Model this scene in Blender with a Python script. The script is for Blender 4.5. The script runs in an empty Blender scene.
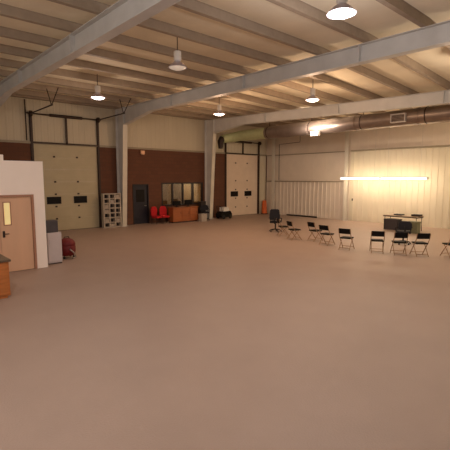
import bpy, bmesh, math, random
from mathutils import Vector, Matrix
random.seed(7)
PI = math.pi
SC = bpy.context.scene
COL = SC.collection

# ------------------------------------------------------------------ camera
cam_d = bpy.data.cameras.new('camera')
cam_d.sensor_width = 36.0
cam_d.lens = 402.0 / 450.0 * 36.0
cam_d.clip_end = 200
cam = bpy.data.objects.new('camera', cam_d)
COL.objects.link(cam)
cam.location = (0, 0, 2.6)
cam.rotation_euler = (math.radians(90 - 6.67), 0, math.radians(47.84 - 90))
SC.camera = cam

# ------------------------------------------------------------------ world, exposure
w = bpy.data.worlds.new('world'); SC.world = w
w.use_nodes = True
bg = w.node_tree.nodes['Background']
bg.inputs[0].default_value = (1.0, 0.85, 0.73, 1)
bg.inputs[1].default_value = 0.70
SC.view_settings.view_transform = 'Standard'
SC.view_settings.look = 'None'
SC.view_settings.gamma = 1
SC.view_settings.use_curve_mapping = False
SC.view_settings.exposure = 0.0

LAMP_W = 180.0       # each high bay lamp
TUBE_W = 106.0        # each fluorescent fixture
UPLIGHT_W = 80.0

# ------------------------------------------------------------------ materials
def srgb(c):
    r = []
    for v in c:
        v = v / 255.0
        r.append(v / 12.92 if v <= .04045 else ((v + .055) / 1.055) ** 2.4)
    return (r[0], r[1], r[2], 1)

def mat(name, col, rough=.6, metal=0.0, var=.12, scale=6.0, bump=0.0, bscale=60.0, emit=None, estr=0.0, stretch=None, spec=.4):
    m = bpy.data.materials.new(name); m.use_nodes = True
    nt = m.node_tree; N = nt.nodes; L = nt.links
    b = N['Principled BSDF']
    b.inputs['Roughness'].default_value = rough
    b.inputs['Metallic'].default_value = metal
    b.inputs['Specular IOR Level'].default_value = spec
    c = srgb(col)
    tc = N.new('ShaderNodeTexCoord')
    mp = N.new('ShaderNodeMapping')
    if stretch: mp.inputs['Scale'].default_value = stretch
    L.new(tc.outputs['Object'], mp.inputs[0])
    nz = N.new('ShaderNodeTexNoise'); nz.inputs['Scale'].default_value = scale; nz.inputs['Detail'].default_value = 4
    L.new(mp.outputs[0], nz.inputs['Vector'])
    rp = N.new('ShaderNodeValToRGB')
    rp.color_ramp.elements[0].position = .3; rp.color_ramp.elements[1].position = .7
    rp.color_ramp.elements[0].color = tuple(x * (1 - var) for x in c[:3]) + (1,)
    rp.color_ramp.elements[1].color = tuple(min(1, x * (1 + var)) for x in c[:3]) + (1,)
    L.new(nz.outputs[0], rp.inputs[0]); L.new(rp.outputs[0], b.inputs['Base Color'])
    if bump:
        n2 = N.new('ShaderNodeTexNoise'); n2.inputs['Scale'].default_value = bscale
        L.new(mp.outputs[0], n2.inputs['Vector'])
        bp = N.new('ShaderNodeBump'); bp.inputs['Strength'].default_value = bump; bp.inputs['Distance'].default_value = .01
        L.new(n2.outputs[0], bp.inputs['Height']); L.new(bp.outputs[0], b.inputs['Normal'])
    if emit:
        b.inputs['Emission Color'].default_value = tuple(emit) + (1,)
        b.inputs['Emission Strength'].default_value = estr
    return m

def brick_mat(name, c1, c2, mortar, bw=.4, bh=.2):
    m = bpy.data.materials.new(name); m.use_nodes = True
    nt = m.node_tree; N = nt.nodes; L = nt.links
    b = N['Principled BSDF']; b.inputs['Roughness'].default_value = .85
    tc = N.new('ShaderNodeTexCoord'); sp = N.new('ShaderNodeSeparateXYZ'); cb = N.new('ShaderNodeCombineXYZ')
    ad = N.new('ShaderNodeMath'); ad.operation = 'ADD'
    L.new(tc.outputs['Object'], sp.inputs[0]); L.new(sp.outputs[0], ad.inputs[0]); L.new(sp.outputs[1], ad.inputs[1])
    L.new(ad.outputs[0], cb.inputs[0]); L.new(sp.outputs[2], cb.inputs[1])
    br = N.new('ShaderNodeTexBrick')
    br.inputs['Color1'].default_value = srgb(c1); br.inputs['Color2'].default_value = srgb(c2)
    br.inputs['Mortar'].default_value = srgb(mortar)
    br.inputs['Scale'].default_value = 1; br.inputs['Brick Width'].default_value = bw; br.inputs['Row Height'].default_value = bh
    br.inputs['Mortar Size'].default_value = .012
    L.new(cb.outputs[0], br.inputs['Vector'])
    L.new(br.outputs['Color'], b.inputs['Base Color'])
    bp = N.new('ShaderNodeBump'); bp.inputs['Strength'].default_value = .25; bp.inputs['Distance'].default_value = .006; bp.invert = True
    L.new(br.outputs['Fac'], bp.inputs['Height']); L.new(bp.outputs[0], b.inputs['Normal'])
    return m

def glass_mat(name, col, alpha=.35):
    m = bpy.data.materials.new(name); m.use_nodes = True
    N = m.node_tree.nodes; L = m.node_tree.links
    N.remove(N['Principled BSDF'])
    t = N.new('ShaderNodeBsdfTransparent'); t.inputs[0].default_value = srgb(col)
    g = N.new('ShaderNodeBsdfGlossy'); g.inputs['Roughness'].default_value = .05
    mx = N.new('ShaderNodeMixShader'); mx.inputs[0].default_value = .10
    L.new(t.outputs[0], mx.inputs[1]); L.new(g.outputs[0], mx.inputs[2])
    L.new(mx.outputs[0], N['Material Output'].inputs[0])
    return m

M = {
    'floor': mat('carpet_floor', (160, 138, 124), .50, var=.035, scale=1.2, bump=.5, bscale=45, spec=.45),
    'insul': mat('insulation_facing', (232, 222, 198), .7, var=.06, scale=1.2, bump=.25, bscale=9, stretch=(1, .4, 1)),
    'purlin': mat('purlin_steel', (158, 142, 124), .6, .0, var=.08),
    'steel': mat('frame_steel', (200, 198, 194), .55, .0, var=.07, scale=2),
    'flange': mat('flange_steel', (206, 198, 182), .5, .0, var=.05, scale=2),
    'block': brick_mat('split_block', (98, 60, 40), (92, 56, 37), (86, 55, 38)),
    'siding': mat('upper_siding', (196, 184, 160), .6, var=.04, scale=1.5, stretch=(1, 1, .3)),
    'liner': mat('liner_panel', (205, 194, 172), .55, var=.04, scale=2, stretch=(1, 1, .3)),
    'liner2': mat('liner_panel_smooth', (214, 200, 184), .6, var=.04, scale=1.5),
    'ledge': mat('girt_trim', (150, 138, 116), .5, var=.05),
    'overhead': mat('overhead_door_panel', (178, 166, 136), .5, var=.04, scale=2),
    'rail': mat('door_track_steel', (58, 44, 36), .5, .3),
    'darkwin': mat('dark_window', (20, 16, 14), .4, var=.1, spec=.15),
    'rubber': mat('black_rubber', (24, 22, 22), .7),
    'overhead2': mat('overhead_door_panel_pale', (216, 194, 172), .5, var=.04, scale=2),
    'drywall': mat('painted_drywall', (250, 236, 224), .75, var=.02, scale=2),
    'pinkdoor': mat('tan_painted_door', (220, 176, 142), .5, var=.03, scale=2, stretch=(3, 3, .4)),
    'doorframe': mat('door_frame_paint', (172, 124, 98), .5, var=.04),
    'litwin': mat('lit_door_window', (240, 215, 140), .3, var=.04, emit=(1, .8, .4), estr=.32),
    'mandoor': mat('dark_blue_door', (26, 24, 36), .4, var=.2),
    'mandoorframe': mat('dark_door_frame', (34, 26, 26), .5),
    'wood': mat('orange_wood', (178, 106, 52), .45, var=.14, scale=3, stretch=(1, 1, 7)),
    'wood2': mat('brown_orange_wood', (150, 84, 42), .5, var=.14, scale=3, stretch=(1, 1, 7)),
    'woodtop': mat('dark_desk_top', (92, 74, 58), .4, var=.1),
    'cabinet': mat('white_cabinet', (196, 184, 182), .45, var=.03),
    'darkbox': mat('dark_grey_plastic', (72, 66, 68), .5),
    'red': mat('red_plastic', (104, 16, 18), .55, var=.08),
    'redfab': mat('red_fabric', (176, 20, 28), .8, var=.15),
    'black': mat('black_vinyl', (12, 10, 9), .7, var=.15, spec=.2),
    'blackfab': mat('black_fabric', (28, 27, 34), .8),
    'chrome': mat('brushed_chrome', (170, 165, 158), .3, .9),
    'chairleg': mat('chair_tube_metal', (150, 118, 90), .45, .2),
    'white': mat('white_plastic', (222, 216, 208), .45, var=.02),
    'rack': mat('pale_rack_metal', (166, 154, 140), .5, var=.1, scale=8),
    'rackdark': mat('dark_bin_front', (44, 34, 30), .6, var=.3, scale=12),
    'orange': mat('orange_plastic', (196, 92, 40), .5, var=.05),
    'duct': mat('galvanised_duct', (140, 124, 112), .40, .6, var=.12, scale=3),
    'ductgreen': mat('pale_green_duct', (186, 190, 142), .5, .1, var=.06),
    'grille': mat('grille_frame', (196, 186, 176), .4),
    'tablegrey': mat('table_laminate', (150, 128, 104), .4, var=.05),
    'greygreen': mat('grey_green_box', (104, 104, 78), .6),
    'blind': mat('tan_blind', (235, 212, 160), .7, var=.06, stretch=(1, 1, 30)),
    'blindgrey': mat('grey_blind', (150, 136, 122), .7, var=.06),
    'office': mat('office_wall', (110, 84, 60), .8),
    'glass': glass_mat('window_glass', (236, 232, 226)),
    'reflector': mat('lamp_reflector', (205, 198, 210), .3, .7),
    'lens': mat('lamp_lens', (255, 250, 255), .3, emit=(1, .90, .96), estr=6),
    'lensoff': mat('lamp_lens_dim', (225, 210, 190), .3, emit=(1, .85, .7), estr=.25),
    'tube': mat('fluorescent_tube', (255, 240, 255), .3, emit=(1.0, .86, .98), estr=4.5),
    'lit': mat('sign_lamp', (240, 190, 150), .4),
}

# ------------------------------------------------------------------ mesh helpers
def NB(): return bmesh.new()

def box(bm, x0, x1, y0, y1, z0, z1, bev=0.0):
    v = [bm.verts.new(p) for p in ((x0,y0,z0),(x1,y0,z0),(x1,y1,z0),(x0,y1,z0),(x0,y0,z1),(x1,y0,z1),(x1,y1,z1),(x0,y1,z1))]
    fs = [bm.faces.new([v[i] for i in q]) for q in ((0,3,2,1),(4,5,6,7),(0,1,5,4),(1,2,6,5),(2,3,7,6),(3,0,4,7))]
    if bev:
        es = list({e for f in fs for e in f.edges})
        bmesh.ops.bevel(bm, geom=es, offset=bev, segments=2, affect='EDGES', profile=.5)
    return v

def prism(bm, pts, a, b, axis='y'):
    """extrude a 2D outline; axis = direction of extrusion"""
    def P(u, v, t):
        return {'y': (u, t, v), 'x': (t, u, v), 'z': (u, v, t)}[axis]
    A = [bm.verts.new(P(u, v, a)) for u, v in pts]; B = [bm.verts.new(P(u, v, b)) for u, v in pts]
    n = len(pts)
    f = [bm.faces.new(A), bm.faces.new(B[::-1])]
    for i in range(n):
        f.append(bm.faces.new((A[i], B[i], B[(i+1) % n], A[(i+1) % n])))
    bmesh.ops.recalc_face_normals(bm, faces=f)

def tube(bm, pts, r, seg=8, caps=True):
    pts = [Vector(p) for p in pts]; rings = []
    n = len(pts); up = None
    for i, p in enumerate(pts):
        t = (pts[min(i+1, n-1)] - pts[max(i-1, 0)]).normalized()
        if up is None:
            up = Vector((0, 0, 1)) if abs(t.z) < .9 else Vector((1, 0, 0))
        a = t.cross(up).normalized(); b = a.cross(t).normalized(); up = b
        rr = r[i] if isinstance(r, (list, tuple)) else r
        rings.append([bm.verts.new(p + a * math.cos(2*PI*k/seg) * rr + b * math.sin(2*PI*k/seg) * rr) for k in range(seg)])
    fs = []
    for i in range(n-1):
        for k in range(seg):
            fs.append(bm.faces.new((rings[i][k], rings[i][(k+1) % seg], rings[i+1][(k+1) % seg], rings[i+1][k])))
    if caps:
        fs.append(bm.faces.new(rings[0][::-1])); fs.append(bm.faces.new(rings[-1]))
    bmesh.ops.recalc_face_normals(bm, faces=fs)

def lathe(bm, prof, cx=0, cy=0, seg=24, cz=0):
    rings = []
    for r, z in prof:
        if r < 1e-5: rings.append([bm.verts.new((cx, cy, cz + z))])
        else: rings.append([bm.verts.new((cx + r*math.cos(2*PI*k/seg), cy + r*math.sin(2*PI*k/seg), cz + z)) for k in range(seg)])
    fs = []
    for a, b in zip(rings, rings[1:]):
        for k in range(seg):
            q = []
            for v in (a[k % len(a)], a[(k+1) % len(a)], b[(k+1) % len(b)], b[k % len(b)]):
                if v not in q: q.append(v)
            if len(q) > 2: fs.append(bm.faces.new(q))
    bmesh.ops.recalc_face_normals(bm, faces=fs)

def obj(name, bm, m, parent=None, smooth=False, label=None, kind=None):
    me = bpy.data.meshes.new(name); bm.to_mesh(me); bm.free()
    me.materials.append(M[m] if isinstance(m, str) else m)
    if smooth:
        for p in me.polygons: p.use_smooth = True
        me.set_sharp_from_angle(angle=math.radians(40))
    o = bpy.data.objects.new(name, me); COL.objects.link(o)
    if parent: o.parent = parent
    if label: o['label'] = label
    if kind: o['kind'] = kind
    return o

def thing(name, label, cat, loc=(0, 0, 0), rz=0, group=None):
    o = bpy.data.objects.new(name, None); COL.objects.link(o)
    o.empty_display_size = .1
    o.location = loc; o.rotation_euler = (0, 0, rz)
    o['label'] = label; o['category'] = cat
    if group: o['group'] = group
    return o

def tag(o, label, cat, group=None, kind=None):
    o['label'] = label; o['category'] = cat
    if group: o['group'] = group
    if kind: o['kind'] = kind
    return o

def struct(name, bm, m, parent=None, **k):
    o = obj(name, bm, m, parent, **k)
    if not parent: o['kind'] = 'structure'
    return o

def sroot(name, loc=(0, 0, 0)):
    o = bpy.data.objects.new(name, None); COL.objects.link(o); o.location = loc; o['kind'] = 'structure'
    o.empty_display_size = .1
    return o

def dup(root, loc=None, rz=None, label=None, group=None):
    r = root.copy(); COL.objects.link(r)
    if loc is not None: r.location = loc
    if rz is not None: r.rotation_euler = (0, 0, rz)
    if label: r['label'] = label
    if group: r['group'] = group
    def kids(a, b):
        for ch in list(a.children):
            c = ch.copy(); COL.objects.link(c); c.parent = b
            kids(ch, c)
    kids(root, r)
    return r

XB = 22.3; YA = 20.1; ROOF = 6.42
XR = 10.45
def drop(x, y):
    # the roof falls slightly towards the right wall
    return -.0041 * max(0, x - XR) * max(0, YA - y)
X0 = -8.0; Y0 = -8.0
PB = 6.2       # purlin underside

# ------------------------------------------------------------------ floor
bm = NB(); box(bm, X0, XB + .3, Y0, YA + 3.2, -.2, 0)
struct('floor', bm, 'floor')

# ------------------------------------------------------------------ ceiling: insulation sagging between purlins
PY = [5.76 + 1.5 * k for k in range(-9, 10)]
bm = NB()
ys = []
for k in range(-10, 11):
    for j in range(6): ys.append(5.76 + 1.5 * k + 1.5 * j / 6.0)
ys = [y for y in ys if Y0 <= y <= YA + .25] + [YA + .25]
def sag(y):
    t = ((y - 5.76) / 1.5) % 1.0
    return ROOF - .07 * math.sin(PI * t)
prev = None
for y in ys:
    d = drop(XB + .25, y)
    v = [bm.verts.new((X0, y, sag(y))), bm.verts.new((XR, y, sag(y))), bm.verts.new((XB + .25, y, sag(y) + d)), bm.verts.new((XB + .25, y, ROOF + .15 + d)), bm.verts.new((XR, y, ROOF + .15)), bm.verts.new((X0, y, ROOF + .15))]
    if prev:
        for a in range(6):
            bm.faces.new((prev[a], prev[(a+1) % 6], v[(a+1) % 6], v[a]))
    else: bm.faces.new(v)
    prev = v
bm.faces.new(prev[::-1])
bmesh.ops.recalc_face_normals(bm, faces=bm.faces)
ceil = struct('ceiling', bm, 'insul', smooth=True)
for y in PY:
    if y > YA - .2 or y < Y0 + .2: continue
    bm = NB()
    # Z-section: web, lower flange, lip
    prism(bm, [(y - .015, PB + .235), (y + .015, PB + .235), (y + .015, PB + .02), (y + .11, PB + .02), (y + .11, PB), (y - .015, PB)], X0, XB, 'x')
    prism(bm, [(y - .11, PB + .235), (y - .015, PB + .235), (y - .015, PB + .215), (y - .11, PB + .215)], X0, XB, 'x')
    bmesh.ops.bisect_plane(bm, geom=bm.verts[:] + bm.edges[:] + bm.faces[:], plane_co=(XR, 0, 0), plane_no=(1, 0, 0))
    for q in bm.verts: q.co.z += drop(q.co.x, y)
    obj('purlin', bm, 'purlin', ceil)
# flange braces / bracing rods under the roof are parts of it too
bm = NB(); prism(bm, [(YA - .28, 6.2), (YA - .05, 6.2), (YA - .05, 6.4), (YA - .28, 6.4)], X0, XB, 'x')
obj('eave_strut', bm, 'purlin', ceil)

# ------------------------------------------------------------------ wall_back (wall A): block below, siding above
D1 = (6.15, 9.27); D2 = (18.3, 21.4); DT = 4.22
MD = (11.25, 12.28, 2.25); WN = (13.15, 16.28, 0.95, 2.33)
bm = NB()
def wseg(x0, x1, z0, z1): box(bm, x0, x1, YA, YA + .2, z0, z1)
wseg(X0, D1[0], 0, DT); wseg(D1[1], MD[0], 0, DT); wseg(MD[0], MD[1], MD[2], DT)
wseg(MD[1], WN[0], 0, DT); wseg(WN[0], WN[1], 0, WN[2]); wseg(WN[0], WN[1], WN[3], DT); wseg(WN[1], D2[0], 0, DT); wseg(D2[1], XB + .2, 0, DT)
wa = struct('wall_back', bm, 'block')
def ribbed(bm, a0, a1, z0, z1, face, out, pitch=.3, rib=.09, depth=.035, axis='x', thick=.06):
    """vertical ribs along axis; face = coordinate of the pan face, ribs stand proud by depth in direction out"""
    pts = [(a0, face)]
    a = a0 + pitch * .5
    while a + rib < a1:
        pts += [(a, face), (a + .02, face + out*depth), (a + rib - .02, face + out*depth), (a + rib, face)]
        a += pitch
    pts += [(a1, face), (a1, face - out*thick), (a0, face - out*thick)]
    if axis == 'y': pts = [(q, p) for p, q in pts]
    prism(bm, pts, z0, z1, 'z')
bm = NB(); ribbed(bm, X0, XB + .1, DT, ROOF, YA + .06, -1, pitch=.3, depth=.010)
obj('upper_siding', bm, 'siding', wa)
bm = NB(); box(bm, X0, XB, YA - .03, YA + .06, DT - .03, DT + .07); obj('sill_flashing', bm, 'ledge', wa)
bm = NB(); ribbed(bm, 21.56, 22.24, 0, DT - .04, YA - .012, -1, pitch=.3, depth=.012, thick=.01)
obj('corner_panel', bm, 'siding', wa)

# ------------------------------------------------------------------ wall_right (wall B)
bm = NB(); box(bm, XB + .05, XB + .25, Y0, YA + .2, 0, ROOF)
wb = struct('wall_right', bm, 'liner2')
PYL = 13.35
bm = NB(); ribbed(bm, PYL + .1, YA, 0, 2.36, XB + .04, -1, pitch=.32, rib=.08, axis='y', depth=.025); obj('ribbed_panel', bm, 'liner2', wb)
bm = NB(); ribbed(bm, Y0, PYL - .1, 0, 4.2, XB + .04, -1, pitch=.32, rib=.08, axis='y', depth=.022); obj('ribbed_panel', bm, 'liner', wb)
bm = NB(); ribbed(bm, PYL + .1, YA, 2.36, ROOF, XB + .055, -1, pitch=1.0, rib=.05, axis='y', depth=.012); obj('smooth_panel', bm, 'liner2', wb)
bm = NB(); ribbed(bm, Y0, PYL - .1, 4.2, ROOF, XB + .055, -1, pitch=.6, rib=.05, axis='y', depth=.012); obj('smooth_panel', bm, 'liner2', wb)
bm = NB(); box(bm, XB - .04, XB + .04, PYL + .15, YA, 2.34, 2.40); obj('cap_trim', bm, 'ledge', wb)
bm = NB(); box(bm, XB - .09, XB + .04, Y0, PYL - .15, 4.19, 4.27, .008); obj('girt', bm, 'ledge', wb)
bm = NB(); box(bm, XB - .06, XB + .04, PYL + .15, YA, 4.19, 4.24, .008); obj('girt', bm, 'ledge', wb)

def wall_post(y, label, wdt=.26):
    t = thing('steel_post', label, 'post', (XB, y, 0))
    bm = NB(); top = PB - .04 + drop(XB, y); box(bm, -.28, -.262, -wdt/2, wdt/2, 0, top); obj('flange', bm, 'flange', t)
    bm = NB(); box(bm, -.262, -.095, -.01, .01, 0, top); obj('web', bm, 'steel', t)
    bm = NB(); box(bm, -.30, -.095, -wdt/2 - .02, wdt/2 + .02, 0, .02); obj('base_plate', bm, 'steel', t)
    return t
wall_post(PYL, 'pale steel wall post standing at the left end of the long fluorescent light')
wall_post(7.25 - .2, 'steel wall post at the right edge of the view beyond the table')
t = wall_post(19.2, 'pale steel post in the far corner beside the right overhead door')

# ------------------------------------------------------------------ steel frames (tapered column + rafter)
def frame(x, label, fall=0.0):
    t = thing('steel_arch', label, 'steel frame', (x, 0, 0))
    hw = .13; y1 = YA - .055
    # column: outer flange vertical, inner flange leaning
    b0, b1 = y1 - .42, y1 - .80      # inner edge at the base / at the knee
    zk = 5.35
    c = NB()
    prism(c, [(y1, 0), (y1, 6.18), (b1 , 6.18), (b1, zk), (b0, 0)], -.008, .008, 'x')
    co = obj('column', c, 'steel', t)
    c = NB(); prism(c, [(b0 - .02, 0), (b0, 0), (b1, zk + .08), (b1 - .02, zk + .08)], -hw, hw, 'x'); obj('inner_flange', c, 'flange', co)
    c = NB(); box(c, -hw, hw, y1, y1 + .018, 0, 6.18); obj('outer_flange', c, 'steel', co)
    c = NB(); box(c, -.17, .17, b0 - .06, y1 + .018, 0, .025); obj('base_plate', c, 'steel', co)
    # rafter: depth tapers from the knee to mid span
    zb = 5.74; yt = YA - 3.4
    c = NB(); prism(c, [(b1, 6.18), (b1, zk), (yt, zb - fall*3.4), (Y0, zb - fall*28), (Y0, 6.18 - fall*28)], -.008, .008, 'x')
    ra = obj('rafter', c, 'steel', t)
    c = NB(); prism(c, [(b1 + .02, zk), (yt, zb - fall*3.4), (Y0, zb - fall*28), (Y0, zb - .02 - fall*28), (yt, zb - .02 - fall*3.4), (b1 + .02, zk - .02)], -hw, hw, 'x'); obj('bottom_flange', c, 'steel', ra)
    c = NB(); prism(c, [(y1, 6.18), (Y0, 6.18 - fall*28), (Y0, 6.197 - fall*28), (y1, 6.197)], -hw, hw, 'x'); obj('top_flange', c, 'steel', ra)
    for yy in (15.0, 10.5, 6.0, 1.5, -3.0):
        c = NB(); dz = fall*(YA - yy); box(c, -hw, hw, yy - .012, yy + .012, zb - dz, 6.18 - dz)
        obj('splice_plate', c, 'steel', ra)
    c = NB(); box(c, -hw, hw, b1 - .015, b1 + .015, zk, 6.18); obj('knee_plate', c, 'steel', ra)
    return t
frame(10.45, 'grey tapered steel frame with column beside the left overhead door and beam crossing the ceiling')
frame(16.55, 'grey tapered steel frame with column just left of the right overhead door', .025)
frame(4.35, 'grey steel frame beam crossing the upper left corner above the white partition')

# ------------------------------------------------------------------ overhead doors
def overhead(name, x0, x1, zs, wins, horiz, dm='overhead'):
    t = sroot(name, (x0, YA, 0))
    W = x1 - x0
    n = 7; ph = DT / n
    for i in range(n):
        c = NB()
        # section with two horizontal grooves
        z0 = i * ph + .0015; z1 = (i + 1) * ph - .0015
        prism(c, [(.05, z0), (.05, z0 + ph*.3), (.053, z0 + ph*.32), (.05, z0 + ph*.34), (.05, z0 + ph*.64), (.053, z0 + ph*.66), (.05, z0 + ph*.68), (.05, z1), (.1, z1), (.1, z0)], .0, W, 'x')
        p = obj('door_section', c, dm, t)
        if i == 0:
            c = NB(); box(c, 0, W, .045, .1, 0, .02); obj('bottom_seal', c, 'rubber', p)
        if i < n - 1 and i != 4:
            for xc in (W*.30, W*.66):
                c = NB(); box(c, xc - .05, xc + .05, .028, .05, z1 - .035, z1 + .045, .004); obj('hinge', c, 'rail', p)
        if i == wins:
            for xc in (W*.27, W*.69) if name == 'door_1' else (W*.26, W*.69):
                c = NB(); box(c, xc - .32, xc + .32, .03, .052, z0 + .15, z1 - .14, .01); q = obj('window_pane', c, 'darkwin', p)
                c = NB()
                for (a, b, cc, d) in ((-.34, -.31, .13, ph - .12), (.31, .34, .13, ph - .12), (-.31, .31, .13, .16), (-.31, .31, ph - .15, ph - .12)):
                    box(c, xc + a, xc + b, .022, .05, z0 + cc, z0 + d)
                obj('window_trim', c, 'rubber', q)
    # vertical tracks, torsion shaft, centre support
    for xx in (-.06, W + .06):
        c = NB(); box(c, xx - .045, xx + .045, -.07, -.005, 0, zs + .05); box(c, xx - .07, xx + .07, -.02, -.002, 0, zs)
        obj('track', c, 'rail', t)
        c = NB(); tube(c, [(xx - .05, -.10, zs), (xx + .05, -.10, zs)], .13, 14); obj('cable_drum', c, 'rail', t, smooth=True)
    c = NB(); tube(c, [(-.25, -.10, zs), (W + .2, -.10, zs)], .035, 8); tube(c, [(W*.25, -.10, zs), (W*.75, -.10, zs)], .07, 10)
    obj('torsion_shaft', c, 'rail', t, smooth=True)
    c = NB(); box(c, W/2 - .045, W/2 + .045, -.06, -.005, DT, zs + .05); obj('centre_support', c, 'rail', t)
    c = NB(); box(c, -.05, W + .05, -.06, -.005, DT - .01, DT + .07); obj('header', c, 'rail', t)
    if horiz:
        for xx in (-.06, W + .06):
            c = NB()
            pts = [(xx, -.06, zs - .15), (xx, -.15, zs - .04), (xx, -.3, zs), (xx, -horiz, zs + .02)]
            tube(c, pts, .03, 6); q = obj('horizontal_track', c, 'rail', t)
            c = NB(); tube(c, [(xx, -horiz + .1, zs), (xx - .15, -horiz + .15, PB)], .02, 6)
            tube(c, [(xx, -horiz + .1, zs), (xx + .12, -horiz - .4, PB)], .02, 6)
            obj('hanger', c, 'rail', q)
    return t
overhead('door_1', D1[0], D1[1], 5.55, 2, 2.9)
overhead('door_2', D2[0], D2[1], 5.05, 2, 0, 'overhead2')

# ------------------------------------------------------------------ door_3, dark man door in the block wall
t = sroot('door_3', (MD[0], YA, 0)); W = MD[1] - MD[0]
c = NB(); box(c, .06, W - .06, .05, .1, .01, MD[2] - .06, .004); dl = obj('door_leaf', c, 'mandoor', t)
c = NB(); box(c, .25, W - .25, .04, .052, 1.25, 1.95, .004); obj('door_window', c, 'darkwin', dl)
c = NB(); tube(c, [(W - .16, .05, 1.02), (W - .16, 0, 1.02), (W - .28, 0, 1.02)], .014, 8); obj('handle', c, 'chrome', dl)
c = NB(); box(c, 0, .06, -.03, .12, 0, MD[2]); box(c, W - .06, W, -.03, .12, 0, MD[2]); box(c, .06, W - .06, -.03, .12, MD[2] - .06, MD[2])
obj('door_frame', c, 'mandoorframe', t)
c = NB(); box(c, .0, W, .12, .2, 0, MD[2]); obj('backing', c, 'mandoorframe', t)

# ------------------------------------------------------------------ window_1: interior glazing with the office behind
t = sroot('window_1', (WN[0], YA, 0)); W = WN[1] - WN[0]
z0, z1 = WN[2], WN[3]
c = NB()
box(c, 0, W, -.03, .1, z0, z0 + .07); box(c, 0, W, -.03, .1, z1 - .08, z1)
for k in range(5):
    xx = .04 + (W - .08) * k / 4
    box(c, xx - .04, xx + .04, -.02, .09, z0 + .07, z1 - .08)
obj('window_frame', c, 'mandoorframe', t)
for k in range(4):
    a = .08 + (W - .08) * k / 4
    c = NB(); box(c, a, a + (W - .08)/4 - .08, .035, .041, z0 + .07, z1 - .08); obj('pane', c, 'glass', t)
for k, (m_, zb_, fa, fb) in enumerate((('blindgrey', 1.25, 0, .7), ('office', 1.3, .1, .9), ('blind', 1.2, .05, .95), ('blind', 1.1, .25, .95))):
    a = .08 + (W - .08) * k / 4; ww = (W - .08)/4 - .08
    c = NB()
    z = zb_
    while z < z1 - .1:
        box(c, a + ww*fa, a + ww*fb, .12, .135, z, z + .045); z += .05
    obj('blind', c, m_, t)
# office shell behind the glass
c = NB()
box(c, WN[0] - .6, WN[1] + .4, YA + 2.6, YA + 2.7, 0, 2.7)
box(c, WN[0] - .7, WN[0] - .6, YA + .2, YA + 2.7, 0, 2.7); box(c, WN[1] + .4, WN[1] + .5, YA + .2, YA + 2.7, 0, 2.7)
box(c, WN[0] - .7, WN[1] + .5, YA + .2, YA + 2.7, 2.7, 2.8)
struct('wall_office', c, 'office')
ol = bpy.data.lights.new('office_light', 'POINT'); ol.energy = 60; ol.color = (1, .75, .45); ol.shadow_soft_size = .2
oo = bpy.data.objects.new('office_light', ol); COL.objects.link(oo); oo.location = (15.2, YA + 1.0, 2.4)

# ------------------------------------------------------------------ white partition room at left with door_4
PX1 = 3.93; PY_ = 12.1; PH = 3.07
DX0, DX1, DH = 1.86, 3.63, 2.14
bm = NB()
box(bm, -3.0, DX0, PY_, PY_ + .14, 0, PH); box(bm, DX1, PX1, PY_, PY_ + .14, 0, PH); box(bm, DX0, DX1, PY_, PY_ + .14, DH, PH)
box(bm, PX1 - .14, PX1, PY_ + .14, 16.5, 0, PH)
box(bm, -3.0, PX1 - .14, 16.36, 16.5, 0, PH)
box(bm, -3.0, PX1 - .14, PY_ + .14, 16.36, PH - .12, PH)
struct('wall_partition', bm, 'drywall')
bm = NB(); box(bm, DX1 + .07, PX1, PY_ - .012, PY_, 0, .1); struct('baseboard_partition', bm, 'drywall')
t = sroot('door_4', (DX0, PY_, 0)); W = DX1 - DX0
c = NB(); box(c, 0, .06, -.03, .12, 0, DH); box(c, W - .06, W, -.03, .12, 0, DH); box(c, .06, W - .06, -.03, .12, DH - .06, DH)
obj('door_frame', c, 'doorframe', t)
mid = W/2
for s, (a, b) in enumerate(((.065, mid - .004), (mid + .004, W - .065))):
    c = NB(); box(c, a, b, .02, .065, .01, DH - .065, .003); dl = obj('door_leaf', c, 'pinkdoor', t)
    xc = (mid - .19) if s == 0 else (mid + .19)
    c = NB(); box(c, xc - .075, xc + .075, .012, .07, 1.33, 1.93); q = obj('door_window', c, 'litwin', dl)
    c = NB()
    for r in ((-.1, -.075, 1.305, 1.955), (.075, .1, 1.305, 1.955), (-.075, .075, 1.305, 1.33), (-.075, .075, 1.93, 1.955)):
        box(c, xc + r[0], xc + r[1], .005, .03, r[2], r[3])
    obj('window_trim', c, 'doorframe', q)
    xh = (mid - .08) if s == 0 else (mid + .08); d_ = -1 if s == 0 else 1
    c = NB(); box(c, xh - .03, xh + .03, .008, .02, .98, 1.16, .003); tube(c, [(xh, .02, 1.08), (xh, -.04, 1.08), (xh + d_*.12, -.04, 1.08)], .012, 8)
    obj('handle', c, 'rail', dl)
# pale carton on the partition roof
bm = NB(); box(bm, -.45, .25, 0, .4, 0, .16, .01)
o = obj('storage_box', bm, 'drywall'); o.location = (2.7, PY_ + .1, PH); tag(o, 'pale flat box lying on top of the white partition', 'box')

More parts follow.
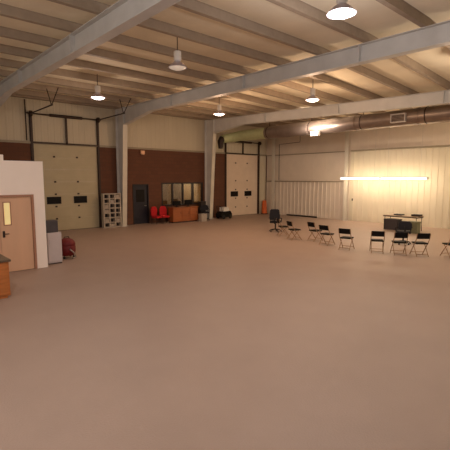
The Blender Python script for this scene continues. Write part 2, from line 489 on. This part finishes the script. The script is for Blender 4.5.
# ------------------------------------------------------------------ duct
DX, DZ, DR = 18.3, 5.27, .36
t = thing('ventilation_duct', 'long round metal air duct hanging below the ceiling along the right wall', 'air duct', (DX, 0, 0))
def ductseg(y0, y1, m_, name='duct_section', r=DR):
    c = NB(); n = max(2, int(abs(y1 - y0) / .25))
    pts = [(0, y0 + (y1 - y0) * i / n, DZ) for i in range(n + 1)]
    tube(c, pts, r, 28); return obj(name, c, m_, t, smooth=True)
ys_ = [Y0, -4.5, -1.5, 1.5, 4.5, 7.6, 10.6, 13.4, 16.4]
for a, b in zip(ys_, ys_[1:]):
    ductseg(a + .01, b - .01, 'duct')
    c = NB(); tube(c, [(0, b - .03, DZ), (0, b + .03, DZ)], DR + .022, 28); obj('collar', c, 'duct', t, smooth=True)
# pale end piece and elbow to the wall
c = NB(); pts = [(0, 16.4, DZ), (0, 17.3, DZ), (0, 18.2, DZ), (-.05, 18.7, DZ), (-.2, 19.1, DZ - .06), (-.5, 19.4, DZ - .12), (-.85, 19.5, DZ - .2)]
tube(c, pts, [.33, .33, .33, .32, .30, .28, .26], 24); obj('end_section', c, 'ductgreen', t, smooth=True, label='pale green duct end section with elbow')
c = NB(); tube(c, [(-.85, 19.5, DZ - .2), (-1.0, 19.52, DZ - .35), (-1.0, 19.52, DZ - .8)], [.24, .2, .14], 16); obj('drop_pipe', c, 'rail', t, smooth=True)
for y in (16.26, 13.26, 10.26, 7.26, 4.26, 1.26):
    c = NB(); tube(c, [(-.0, y, DZ + DR - .01), (-.0, y, PB + .02 + drop(DX, y))], .018, 6); tube(c, [(0, y - .02, DZ), (0, y + .02, DZ)], DR + .012, 28)
    obj('hanger', c, 'rail', t)
# white upward floodlight fixed to the duct
t = thing('floodlight', 'small pale box light fixed under the middle of the round duct', 'light', (DX - .32, 12.75, DZ - .32))
c = NB(); box(c, -.16, .06, -.24, .24, -.17, .08, .015); obj('housing', c, 'rack', t)
c = NB(); box(c, -.12, .0, -.2, .2, .08, .088); obj('lens', c, 'lensoff', t)
c = NB(); box(c, .06, .12, -.03, .03, -.05, .16); obj('bracket', c, 'rail', t)
L_ = bpy.data.lights.new('duct_highlight_lamp', 'AREA'); L_.shape = 'RECTANGLE'; L_.size = .12; L_.size_y = 1.3; L_.energy = UPLIGHT_W; L_.color = (1, .85, .74)
lo = bpy.data.objects.new('duct_highlight_lamp', L_); COL.objects.link(lo); lo.parent = t; lo.location = (-.62, -.15, .12); lo.rotation_euler = (0, PI + 1.2, 0)  # area light added in mid-air off the box, makes the highlight on the duct
# supply grille on the duct face
t = thing('air_grille', 'white framed air grille on the side of the round duct right of the box light', 'air grille', (DX - DR, 8.35, DZ - .04))
c = NB()
for r in ((-.33, .33, -.19, -.15), (-.33, .33, .15, .19), (-.33, -.29, -.15, .15), (.29, .33, -.15, .15)):
    box(c, -.12, .03, r[0], r[1], r[2], r[3])
obj('frame', c, 'grille', t)
c = NB(); box(c, -.06, .02, -.29, .29, -.15, .15); bk = obj('backing', c, 'rail', t)
for k in range(5):
    c = NB(); box(c, -.1, -.06, -.29, .29, -.13 + k*.06, -.11 + k*.06); obj('slat', c, 'duct', t)

# ------------------------------------------------------------------ high bay lamps
def highbay(lit=True):
    t = thing('high_bay_lamp', '', 'lamp')
    c = NB(); lathe(c, [(0, .42), (.09, .42), (.1, .40), (.1, .2), (.07, .17), (0, .17)], seg=16); obj('ballast', c, 'white', t, smooth=True)
    c = NB(); lathe(c, [(.06, .17), (.10, .15), (.17, .10), (.22, .04), (.26, .0), (.25, .0), (.21, .035), (.16, .09), (.09, .14), (.05, .16)], seg=24); obj('reflector', c, 'reflector', t, smooth=True)
    c = NB(); lathe(c, [(0, -.05), (.12, -.045), (.19, -.02), (.235, .02), (0, .02)], seg=24); obj('lens', c, 'lens' if lit else 'lensoff', t, smooth=True)
    c = NB(); tube(c, [(0, 0, .42), (0, 0, .84)], .012, 6); obj('hanging_rod', c, 'rail', t)
    return t
hb = highbay(True); hb_off = highbay(False)
LAMPS = [
 (6.7, 14.3, 1, 'round lit hanging lamp in front of the left overhead door', (1, .76, .60), .42),
 (12.5, 14.2, 1, 'round lit hanging lamp above the office window at centre', (1, .64, .40), 1.0),
 (12.85, 9.3, 1, 'round lit hanging lamp just left of the box light on the duct', (1, .66, .42), 1.2),
 (6.5, 9.05, 0, 'dim hanging lamp near the top, above the brick wall', None, 0),
 (.4, 9.2, 1, 'round hanging lamp over the left foreground', (1, .88, .80), .15),
 (.4, 4.2, 1, 'round hanging lamp over the near left floor', (1, .94, .92), 1.5),
 (18.9, 4.2, 1, 'added unseen hanging lamp beyond the right edge, brightening the floor by the right wall', (1, .78, .50), 1.9),  # extra lamp out of view, added to brighten the right floor
 (6.6, 4.2, 1, 'round hanging lamp over the near floor', (1, .92, .92), .85),
 (12.8, 4.2, 1, 'round lit hanging lamp over the right foreground', (1, .78, .58), .8),
]
first = {1: True, 0: True}
for x, y, lit, lab, colr, k in LAMPS:
    src = hb if lit else hb_off
    if first[lit]:
        t = src; first[lit] = False; t.location = (x, y, 5.5); t['label'] = lab
    else: t = dup(src, (x, y, 5.5), 0, lab)
    t['group'] = 'high bay lamps under the roof'
    if lit:
        La = bpy.data.lights.new('high_bay_beam', 'AREA'); La.shape = 'DISK'; La.size = .42; La.energy = LAMP_W * k * .3; La.color = colr
        la = bpy.data.objects.new('high_bay_beam', La); COL.objects.link(la); la.location = (x, y, 5.44)
        L_ = bpy.data.lights.new('high_bay_light', 'POINT'); L_.shadow_soft_size = .16; L_.energy = LAMP_W * k * .7; L_.color = colr
        lo = bpy.data.objects.new('high_bay_light', L_); COL.objects.link(lo); lo.location = (x, y, 5.22)

# ------------------------------------------------------------------ fluorescent strips in front of the right wall
def strip(y0, y1, label):
    t = thing('fluorescent_light', label, 'light', (21.25, (y0 + y1)/2, 2.56), 0, 'fluorescent strips by the right wall')
    h = (y1 - y0)/2
    c = NB(); box(c, -.05, .05, -h, h, .05, .10, .01); obj('housing', c, 'white', t)
    for xx in (-.045, .045):
        c = NB(); tube(c, [(xx, -h + .04, .01), (xx, h - .04, .01)], .03, 10); obj('tube', c, 'tube', t, smooth=True)
    for s in (-1, 1):
        c = NB(); box(c, -.09, .09, s*h - .02, s*h + .02, -.03, .1); obj('end_cap', c, 'white', t)
        yy = s*(h - .35)
        c = NB(); tube(c, [(0, yy, .10), (0, yy, PB - 2.56 + .17 + drop(21.25, (y0 + y1)/2 + yy))], .005, 5); obj('hanging_wire', c, 'chrome', t)
    for k in range(5):
        L_ = bpy.data.lights.new('fluorescent_lamp', 'POINT'); L_.shadow_soft_size = .08; L_.energy = TUBE_W / 5; L_.color = (1, .80, .52)
        lo = bpy.data.objects.new('fluorescent_lamp', L_); COL.objects.link(lo); lo.parent = t; lo.location = (0, -h + (k + .5) * 2*h/5, -.13)
    return t
strip(10.76, 13.2, 'left half of the long fluorescent light in front of the right wall')
strip(8.27, 10.71, 'right half of the long fluorescent light in front of the right wall')

# ------------------------------------------------------------------ folding chairs
def folding_chair():
    t = thing('folding_chair', '', 'chair')
    # chair faces +Y; origin at floor centre
    c = NB()
    box(c, -.20, .20, -.19, .20, .41, .455, .016)
    obj('seat', c, 'black', t, smooth=True)
    c = NB()
    n = 8
    A = []
    for i in range(n + 1):
        u = -.205 + .41 * i / n; dy = -.03 * (1 - (u/.205)**2)
        A.append((u, dy))
    pts = [(u, -.225 + d) for u, d in A] + [(u, -.20 + d) for u, d in reversed(A)]
    prism(c, pts, .60, .79, 'z')
    for v in c.verts: v.co.y -= (v.co.z - .6) * .2
    obj('backrest', c, 'black', t)
    for s in (-1, 1):
        c = NB()   # long tube: back top down to the front foot
        tube(c, [(s*.215, -.27, .78), (s*.215, -.215, .60), (s*.215, -.12, .44), (s*.215, .05, .25), (s*.215, .23, .012)], .0125, 8)
        obj('front_leg', c, 'chairleg', t, smooth=True)
        c = NB(); tube(c, [(s*.19, .10, .42), (s*.19, -.05, .26), (s*.19, -.25, .012)], .0125, 8)
        obj('rear_leg', c, 'chairleg', t, smooth=True)
    c = NB(); tube(c, [(-.215, .16, .10), (.215, .16, .10)], .009, 6); obj('stretcher', c, 'chairleg', t)
    c = NB(); tube(c, [(-.19, -.20, .08), (.19, -.20, .08)], .009, 6); obj('stretcher', c, 'chairleg', t)
    return t
fc = folding_chair()
cc = (18.0, 8.9)
CH = [  # x, y, label
 (13.93, 11.62, 'black folding chair beside the high-backed black chair at the far left end of the arc'),
 (13.45, 10.62, 'black folding chair third from the far left end of the arc, angled right'),
 (13.80, 9.90, 'black folding chair left one of the close pair in the arc'),
 (13.28, 8.98, 'black folding chair right one of the close pair in the arc'),
 (12.98, 7.88, 'black folding chair below the left end of the fluorescent light'),
 (13.24, 6.80, 'black folding chair left of the black office chair, in line with the table edge'),
 (13.49, 6.08, 'black folding chair in front of the black office chair'),
 (13.86, 5.48, 'black folding chair in front of the grey green tub by the table'),
 (14.25, 4.78, 'black folding chair cut off by the right edge of the view'),
]
for i, (x, y, lab) in enumerate(CH):
    cc = (18.0, 8.9) if i < 5 else (17.7, 9.5)
    ang = math.atan2(cc[1] - y, cc[0] - x) - PI/2
    k_ = (.10, .10, .18, .18, .12, .08, .02, -.04, .12)[i]
    x += .741 * k_; y -= .671 * k_
    if i == 0:
        t = fc; t.location = (x, y, 0); t.rotation_euler = (0, 0, ang); t['label'] = lab
    else: t = dup(fc, (x, y, 0), ang, lab)
    t['group'] = 'folding chairs set in an arc'

# ------------------------------------------------------------------ office chairs
def office_chair(name, label, loc, rz, h=1.0, arms=True):
    t = thing(name, label, 'chair', loc, rz)
    c = NB()
    box(c, -.25, .25, -.24, .26, .44, .53, .035); obj('seat', c, 'blackfab', t, smooth=True)
    c = NB()
    prism(c, [(-.23, .60), (-.25, .8), (-.22, h - .05), (-.16, h), (.16, h), (.22, h - .05), (.25, .8), (.23, .60)], -.31, -.24, 'y')
    obj('backrest', c, 'blackfab', t)
    c = NB(); box(c, -.03, .03, -.33, -.31, .48, .75); box(c, -.03, .03, -.33, -.1, .42, .45); obj('back_bracket', c, 'rubber', t)
    c = NB(); lathe(c, [(0, .44), (.03, .44), (.03, .14), (0, .14)], seg=12); obj('gas_column', c, 'rubber', t, smooth=True)
    for k in range(5):
        a = 2*PI*k/5 + .3
        c = NB(); tube(c, [(0, 0, .13), (.16*math.cos(a), .16*math.sin(a), .11), (.29*math.cos(a), .29*math.sin(a), .07)], [.03, .024, .016], 8); b = obj('base_arm', c, 'rubber', t)
        c = NB(); px, py = .29*math.cos(a), .29*math.sin(a); tube(c, [(px - .02*math.sin(a), py + .02*math.cos(a), .03), (px + .02*math.sin(a), py - .02*math.cos(a), .03)], .028, 10); obj('caster', c, 'rubber', b)
    if arms:
        for s in (-1, 1):
            c = NB(); tube(c, [(s*.26, .1, .46), (s*.29, .1, .66), (s*.29, -.18, .68), (s*.25, -.26, .70)], .018, 8); obj('armrest', c, 'rubber', t)
    return t
office_chair('office_chair', 'high-backed black chair at the far left end of the chair arc', (14.85, 12.75, 0), -1.0, 1.12)
office_chair('office_chair', 'black office chair standing in front of the table by the right wall', (15.78, 6.93, 0), -1.0, .93)
office_chair('office_chair', 'dark office chair beside the wooden counter, left of the second column', (15.75, 19.25, 0), 2.6, .92)

# ------------------------------------------------------------------ table by the right wall
t = thing('folding_table', 'tan topped folding table standing near the right wall', 'table', (20.0, 8.85, 0))
c = NB(); box(c, -.38, .38, -.86, .88, .715, .745, .008); obj('tabletop', c, 'tablegrey', t)
c = NB(); box(c, -.33, .33, -.86, .86, .67, .715); obj('apron', c, 'rackdark', t)
for sx in (-1, 1):
    for sy in (-1, 1):
        c = NB(); tube(c, [(sx*.3, sy*.78, .67), (sx*.32, sy*.80, .0)], .016, 8); obj('leg', c, 'rubber', t)
def crate(name, label, cat, loc, dim, m_, rz=0, lid=True):
    t = thing(name, label, cat, loc, rz)
    x, y, z = dim
    c = NB(); prism(c, [(-x/2*.92, 0), (x/2*.92, 0), (x/2, z), (-x/2, z)], -y/2, y/2, 'y'); obj('body', c, m_, t)
    if lid:
        c = NB(); box(c, -x/2 - .015, x/2 + .015, -y/2 - .015, y/2 + .015, z, z + .035, .006); obj('lid', c, m_, t)
    return t
crate('storage_tub', 'grey green tub on the floor in front of the right end of the table', 'box', (19.3, 8.02, 0), (.4, .5, .52), 'greygreen')
crate('storage_tub', 'grey tub under the left part of the table', 'box', (20.0, 9.36, 0), (.5, .7, .50), 'darkbox')
crate('storage_tub', 'dark tub under the middle of the table', 'box', (20.02, 8.62, 0), (.4, .6, .42), 'rackdark')
for k, (dy, dx, hh, lab) in enumerate(((.3, 0, .06, 'low dark case lying on the middle of the table'), (-.55, .05, .09, 'small dark case lying on the right end of the table'))):
    c = NB(); box(c, -.18, .18, -.2, .2, 0, hh, .01)
    o = obj('equipment_case', c, 'rackdark'); o.location = (20.0 + dx, 8.75 + dy, .745); tag(o, lab, 'case', 'dark cases on the table')

# low dark rail along the base of the right wall
bm = NB(); tube(bm, [(XB - .25, 15.4, .05), (XB - .22, 16.6, .05), (XB - .25, 17.9, .05)], .05, 8)
tag(obj('floor_pipe', bm, 'rackdark'), 'dark pipe lying on the floor along the ribbed right wall', 'pipe')
bm = NB(); box(bm, XB - .03, XB, -.04, .04, 1.22, 1.36, .004)
o = obj('wall_outlet', bm, 'rackdark'); o.location = (-.02, 13.0, 0); tag(o, 'small dark outlet on the wall just right of the pale post', 'outlet')
# conduit high on the right wall
bm = NB(); tube(bm, [(XB - .1, 18.8, 2.45), (XB - .1, 18.8, 4.95), (XB - .1, 17.0, 5.0), (XB - .1, 17.0, 5.6)], .02, 8)
tag(obj('conduit', bm, 'rail'), 'thin dark conduit rising up the right wall near the far corner', 'conduit')

bm = NB(); tube(bm, [(5.86, YA - .08, DT + .1), (5.86, YA - .08, 6.15)], .03, 8)
tag(obj('conduit', bm, 'rail'), 'thin dark pipe on the pale siding left of the left overhead door', 'conduit')

# ------------------------------------------------------------------ orange drum in the corner
t = thing('traffic_drum', 'orange drum standing in the far corner beside the right overhead door', 'drum', (21.75, 19.75, 0))
c = NB(); lathe(c, [(0, .05), (.2, .05), (.2, .25), (.185, .26), (.185, .5), (.17, .51), (.17, .75), (.155, .76), (.15, .95), (.12, .98), (0, .98)], seg=20); obj('body', c, 'orange', t, smooth=True)
c = NB(); lathe(c, [(0, 0), (.24, 0), (.24, .05), (0, .05)], seg=20); obj('base', c, 'rubber', t)
c = NB(); tube(c, [(-.06, 0, .97), (-.05, 0, 1.04), (.05, 0, 1.04), (.06, 0, .97)], .012, 6); obj('handle', c, 'orange', t)

# ------------------------------------------------------------------ floor scrubber right of the second column
t = thing('floor_scrubber', 'black wheeled floor machine with white tank beside the second column', 'floor machine', (17.35, 19.25, 0), .1)
c = NB(); prism(c, [(-.5, .1), (-.52, .3), (-.4, .45), (.35, .48), (.5, .3), (.48, .1)], -.25, .25, 'y'); bd = obj('body', c, 'black', t)
c = NB(); prism(c, [(-.22, .47), (-.2, .72), (.18, .74), (.26, .6), (.24, .48)], -.2, .2, 'y'); obj('tank', c, 'white', t)
c = NB(); tube(c, [(-.36, -.2, .42), (-.5, -.2, .8), (-.5, .2, .8), (-.36, .2, .42)], .018, 8); obj('handle', c, 'rubber', t)
for sx in (-.3, .32):
    for sy in (-.25, .25):
        c = NB(); tube(c, [(sx, sy - .03, .13), (sx, sy + .03, .13)], .13, 14); obj('wheel', c, 'rubber', t, smooth=True)

# ------------------------------------------------------------------ counter and things on the left of column 2
t = thing('wooden_counter', 'orange wooden counter with panelled front below the office window', 'counter', (14.2, 19.35, 0))
c = NB(); box(c, -.9, .9, -.2, .3, .06, .86); bd = obj('body', c, 'wood2', t)
c = NB(); box(c, -.86, .86, -.16, .28, 0, .06); obj('plinth', c, 'rackdark', t)
c = NB(); box(c, -.95, .95, -.26, .33, .86, .9, .008); obj('countertop', c, 'wood2', t)
for k in range(3):
    a = -.88 + k*.59
    c = NB(); box(c, a + .015, a + .575, -.222, -.2, .08, .84, .005); d = obj('door', c, 'wood2', t)
    c = NB(); tube(c, [(a + .5, -.222, .5), (a + .5, -.25, .5), (a + .5, -.25, .62), (a + .5, -.222, .62)], .008, 6); obj('handle', c, 'rubber', d)
def monitor(loc, label, rz, w=.5, hh=.34):
    t = thing('monitor', label, 'monitor', loc, rz, 'dark monitors on the wooden counter')
    c = NB(); box(c, -w/2, w/2, -.03, .03, .1, .1 + hh, .008); obj('screen', c, 'black', t)
    c = NB(); box(c, -.03, .03, .0, .05, .01, .2); box(c, -.12, .12, -.08, .1, 0, .015); obj('stand', c, 'rubber', t)
monitor((13.75, 19.4, .9), 'left dark monitor on the orange wooden counter', .1, .55, .26)
monitor((14.6, 19.42, .9), 'right dark monitor on the orange wooden counter', -.15, .5, .3)
crate('storage_tub', 'pale box on the floor between the dark office chair and the wooden counter', 'box', (15.25, 18.85, 0), (.42, .3, .42), 'rack')
crate('storage_tub', 'dark box on the floor against the second column', 'box', (15.95, 19.78, 0), (.4, .3, 1.1), 'rackdark', 0)

# red upholstered chairs
def red_chair(label, loc, rz):
    t = thing('upholstered_chair', label, 'chair', loc, rz, 'red chairs by the dark door')
    c = NB(); box(c, -.22, .22, -.2, .23, .34, .46, .03); obj('seat', c, 'redfab', t, smooth=True)
    c = NB(); prism(c, [(-.21, .46), (-.23, .80), (-.12, .98), (.12, .98), (.23, .80), (.21, .46)], -.27, -.2, 'y'); obj('backrest', c, 'redfab', t)
    for sx in (-.19, .19):
        for sy in (-.2, .19):
            c = NB(); tube(c, [(sx, sy, .36), (sx*1.05, sy*1.05, 0)], .015, 6); obj('leg', c, 'rubber', t)
    return t
red_chair('red chair nearest the dark door', (12.42, 19.5, 0), PI + .2)
red_chair('red chair nearest the orange wooden counter', (12.92, 19.45, 0), PI - .15)

# alarm light above the man door
t = thing('wall_light', 'small pinkish wall light at the top of the brick wall above the dark door', 'light', (11.9, YA - .02, 4.02))
c = NB(); box(c, -.12, .12, -.12, 0, -.08, .1, .02); obj('housing', c, 'lit', t)
c = NB(); lathe(c, [(0, -.02), (.09, -.02), (.1, .02), (.06, .05), (0, .05)], cz=-.10, cy=-.08, seg=14); obj('lens', c, 'lit', t, smooth=True)

# ------------------------------------------------------------------ rack beside the first column
t = thing('pigeonhole_rack', 'pale rack with rows of dark square holes between the left overhead door and first column', 'rack', (9.76, 19.7, 0))
W, H = .94, 1.80
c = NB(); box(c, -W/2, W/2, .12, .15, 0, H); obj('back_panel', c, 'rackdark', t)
c = NB()
for k in range(4): xx = -W/2 + W*k/3; box(c, xx - .035, xx + .035, -.13, .12, 0, H)
obj('uprights', c, 'rack', t)
for k in range(8):
    zz = .03 + (H - .06)*k/7
    c = NB(); box(c, -W/2 + .035, W/2 - .035, -.125, .12, zz - .028, zz + .028); obj('shelf', c, 'rack', t)
for (i, j) in ((0, 3), (0, 4), (1, 5), (2, 1), (2, 6), (1, 0), (0, 1)):
    xx = -W/2 + W*(i + .5)/3; zz = .06 + (H - .06)*j/7
    c = NB(); box(c, xx - .1, xx + .1, -.11, .1, zz, zz + .15, .004)
    o = obj('paper_box', c, 'rack'); o.location = (9.76, 19.7, 0)
    tag(o, 'pale box in the %s hole of the %s row of the rack' % (('left', 'middle', 'right')[i], ('bottom', 'second', 'third', 'fourth', 'fifth', 'sixth', 'top')[j]), 'box', 'pale boxes in the rack')

# ------------------------------------------------------------------ cabinet, box and red vacuum by the partition corner
t = thing('white_cabinet', 'narrow pale grey cabinet standing at the end of the white partition', 'cabinet', (4.25, 12.62, 0))
c = NB(); box(c, -.2, .22, -.22, .24, .03, .96, .006); obj('body', c, 'cabinet', t)
c = NB(); box(c, -.19, .21, -.2, .22, 0, .03); obj('plinth', c, 'rackdark', t)
c = NB(); box(c, -.185, .205, -.24, -.221, .06, .93, .004); d = obj('door', c, 'cabinet', t)
c = NB(); box(c, -.15, -.13, -.262, -.24, .6, .76, .003); obj('handle', c, 'cabinet', d)
t = thing('loudspeaker', 'dark grey box speaker standing on the narrow pale cabinet', 'speaker', (4.19, 12.62, .96))
c = NB(); box(c, -.19, .21, -.17, .17, 0, .36, .01); obj('cabinet', c, 'darkbox', t)
c = NB(); box(c, -.175, .195, -.185, -.17, .015, .345, .005); obj('grille', c, 'darkbox', t)

t = thing('canister_vacuum', 'round dark red canister vacuum on the floor beside the pale cabinet', 'vacuum', (4.88, 13.1, 0))
c = NB(); lathe(c, [(0, .09), (.2, .09), (.24, .13), (.27, .24), (.27, .38), (.25, .42), (0, .42)], seg=24); obj('tank', c, 'red', t, smooth=True)
c = NB(); lathe(c, [(.262, .42), (.27, .45), (.25, .52), (.19, .60), (.1, .645), (0, .65)], seg=24); hd = obj('motor_head', c, 'red', t, smooth=True)
c = NB(); tube(c, [(-.09, 0, .62), (-.07, 0, .69), (.07, 0, .69), (.09, 0, .62)], .015, 8); obj('handle', c, 'rubber', hd)
c = NB(); tube(c, [(0, -.26, .32), (.0, -.31, .30), (.10, -.33, .2), (.18, -.30, .06), (.02, -.36, .04)], .024, 10); obj('hose', c, 'chrome', t, smooth=True)
for k in range(4):
    a = PI/4 + k*PI/2; px, py = .22*math.cos(a), .22*math.sin(a)
    c = NB(); tube(c, [(px, py - .015, .035), (px, py + .015, .035)], .035, 10); tube(c, [(px, py, .05), (px*.9, py*.9, .12)], .015, 6); obj('caster', c, 'rubber', t)

# ------------------------------------------------------------------ wooden desk at the left edge
t = thing('wooden_desk', 'orange wooden desk with dark top at the left edge of the view', 'desk', (1.55, 9.45, 0))
c = NB(); box(c, -.75, .72, .04, .95, .05, .80, .01); obj('body', c, 'wood', t)
c = NB(); box(c, -.7, .67, .07, .9, 0, .05); obj('plinth', c, 'wood', t)
c = NB(); box(c, -.8, .76, 0, 1.0, .80, .85, .012); obj('desktop', c, 'woodtop', t)
for k in range(2):
    a = -.72 + k*.71
    c = NB(); box(c, a + .02, a + .69, .022, .04, .08, .77, .004); obj('front_panel', c, 'wood', t)
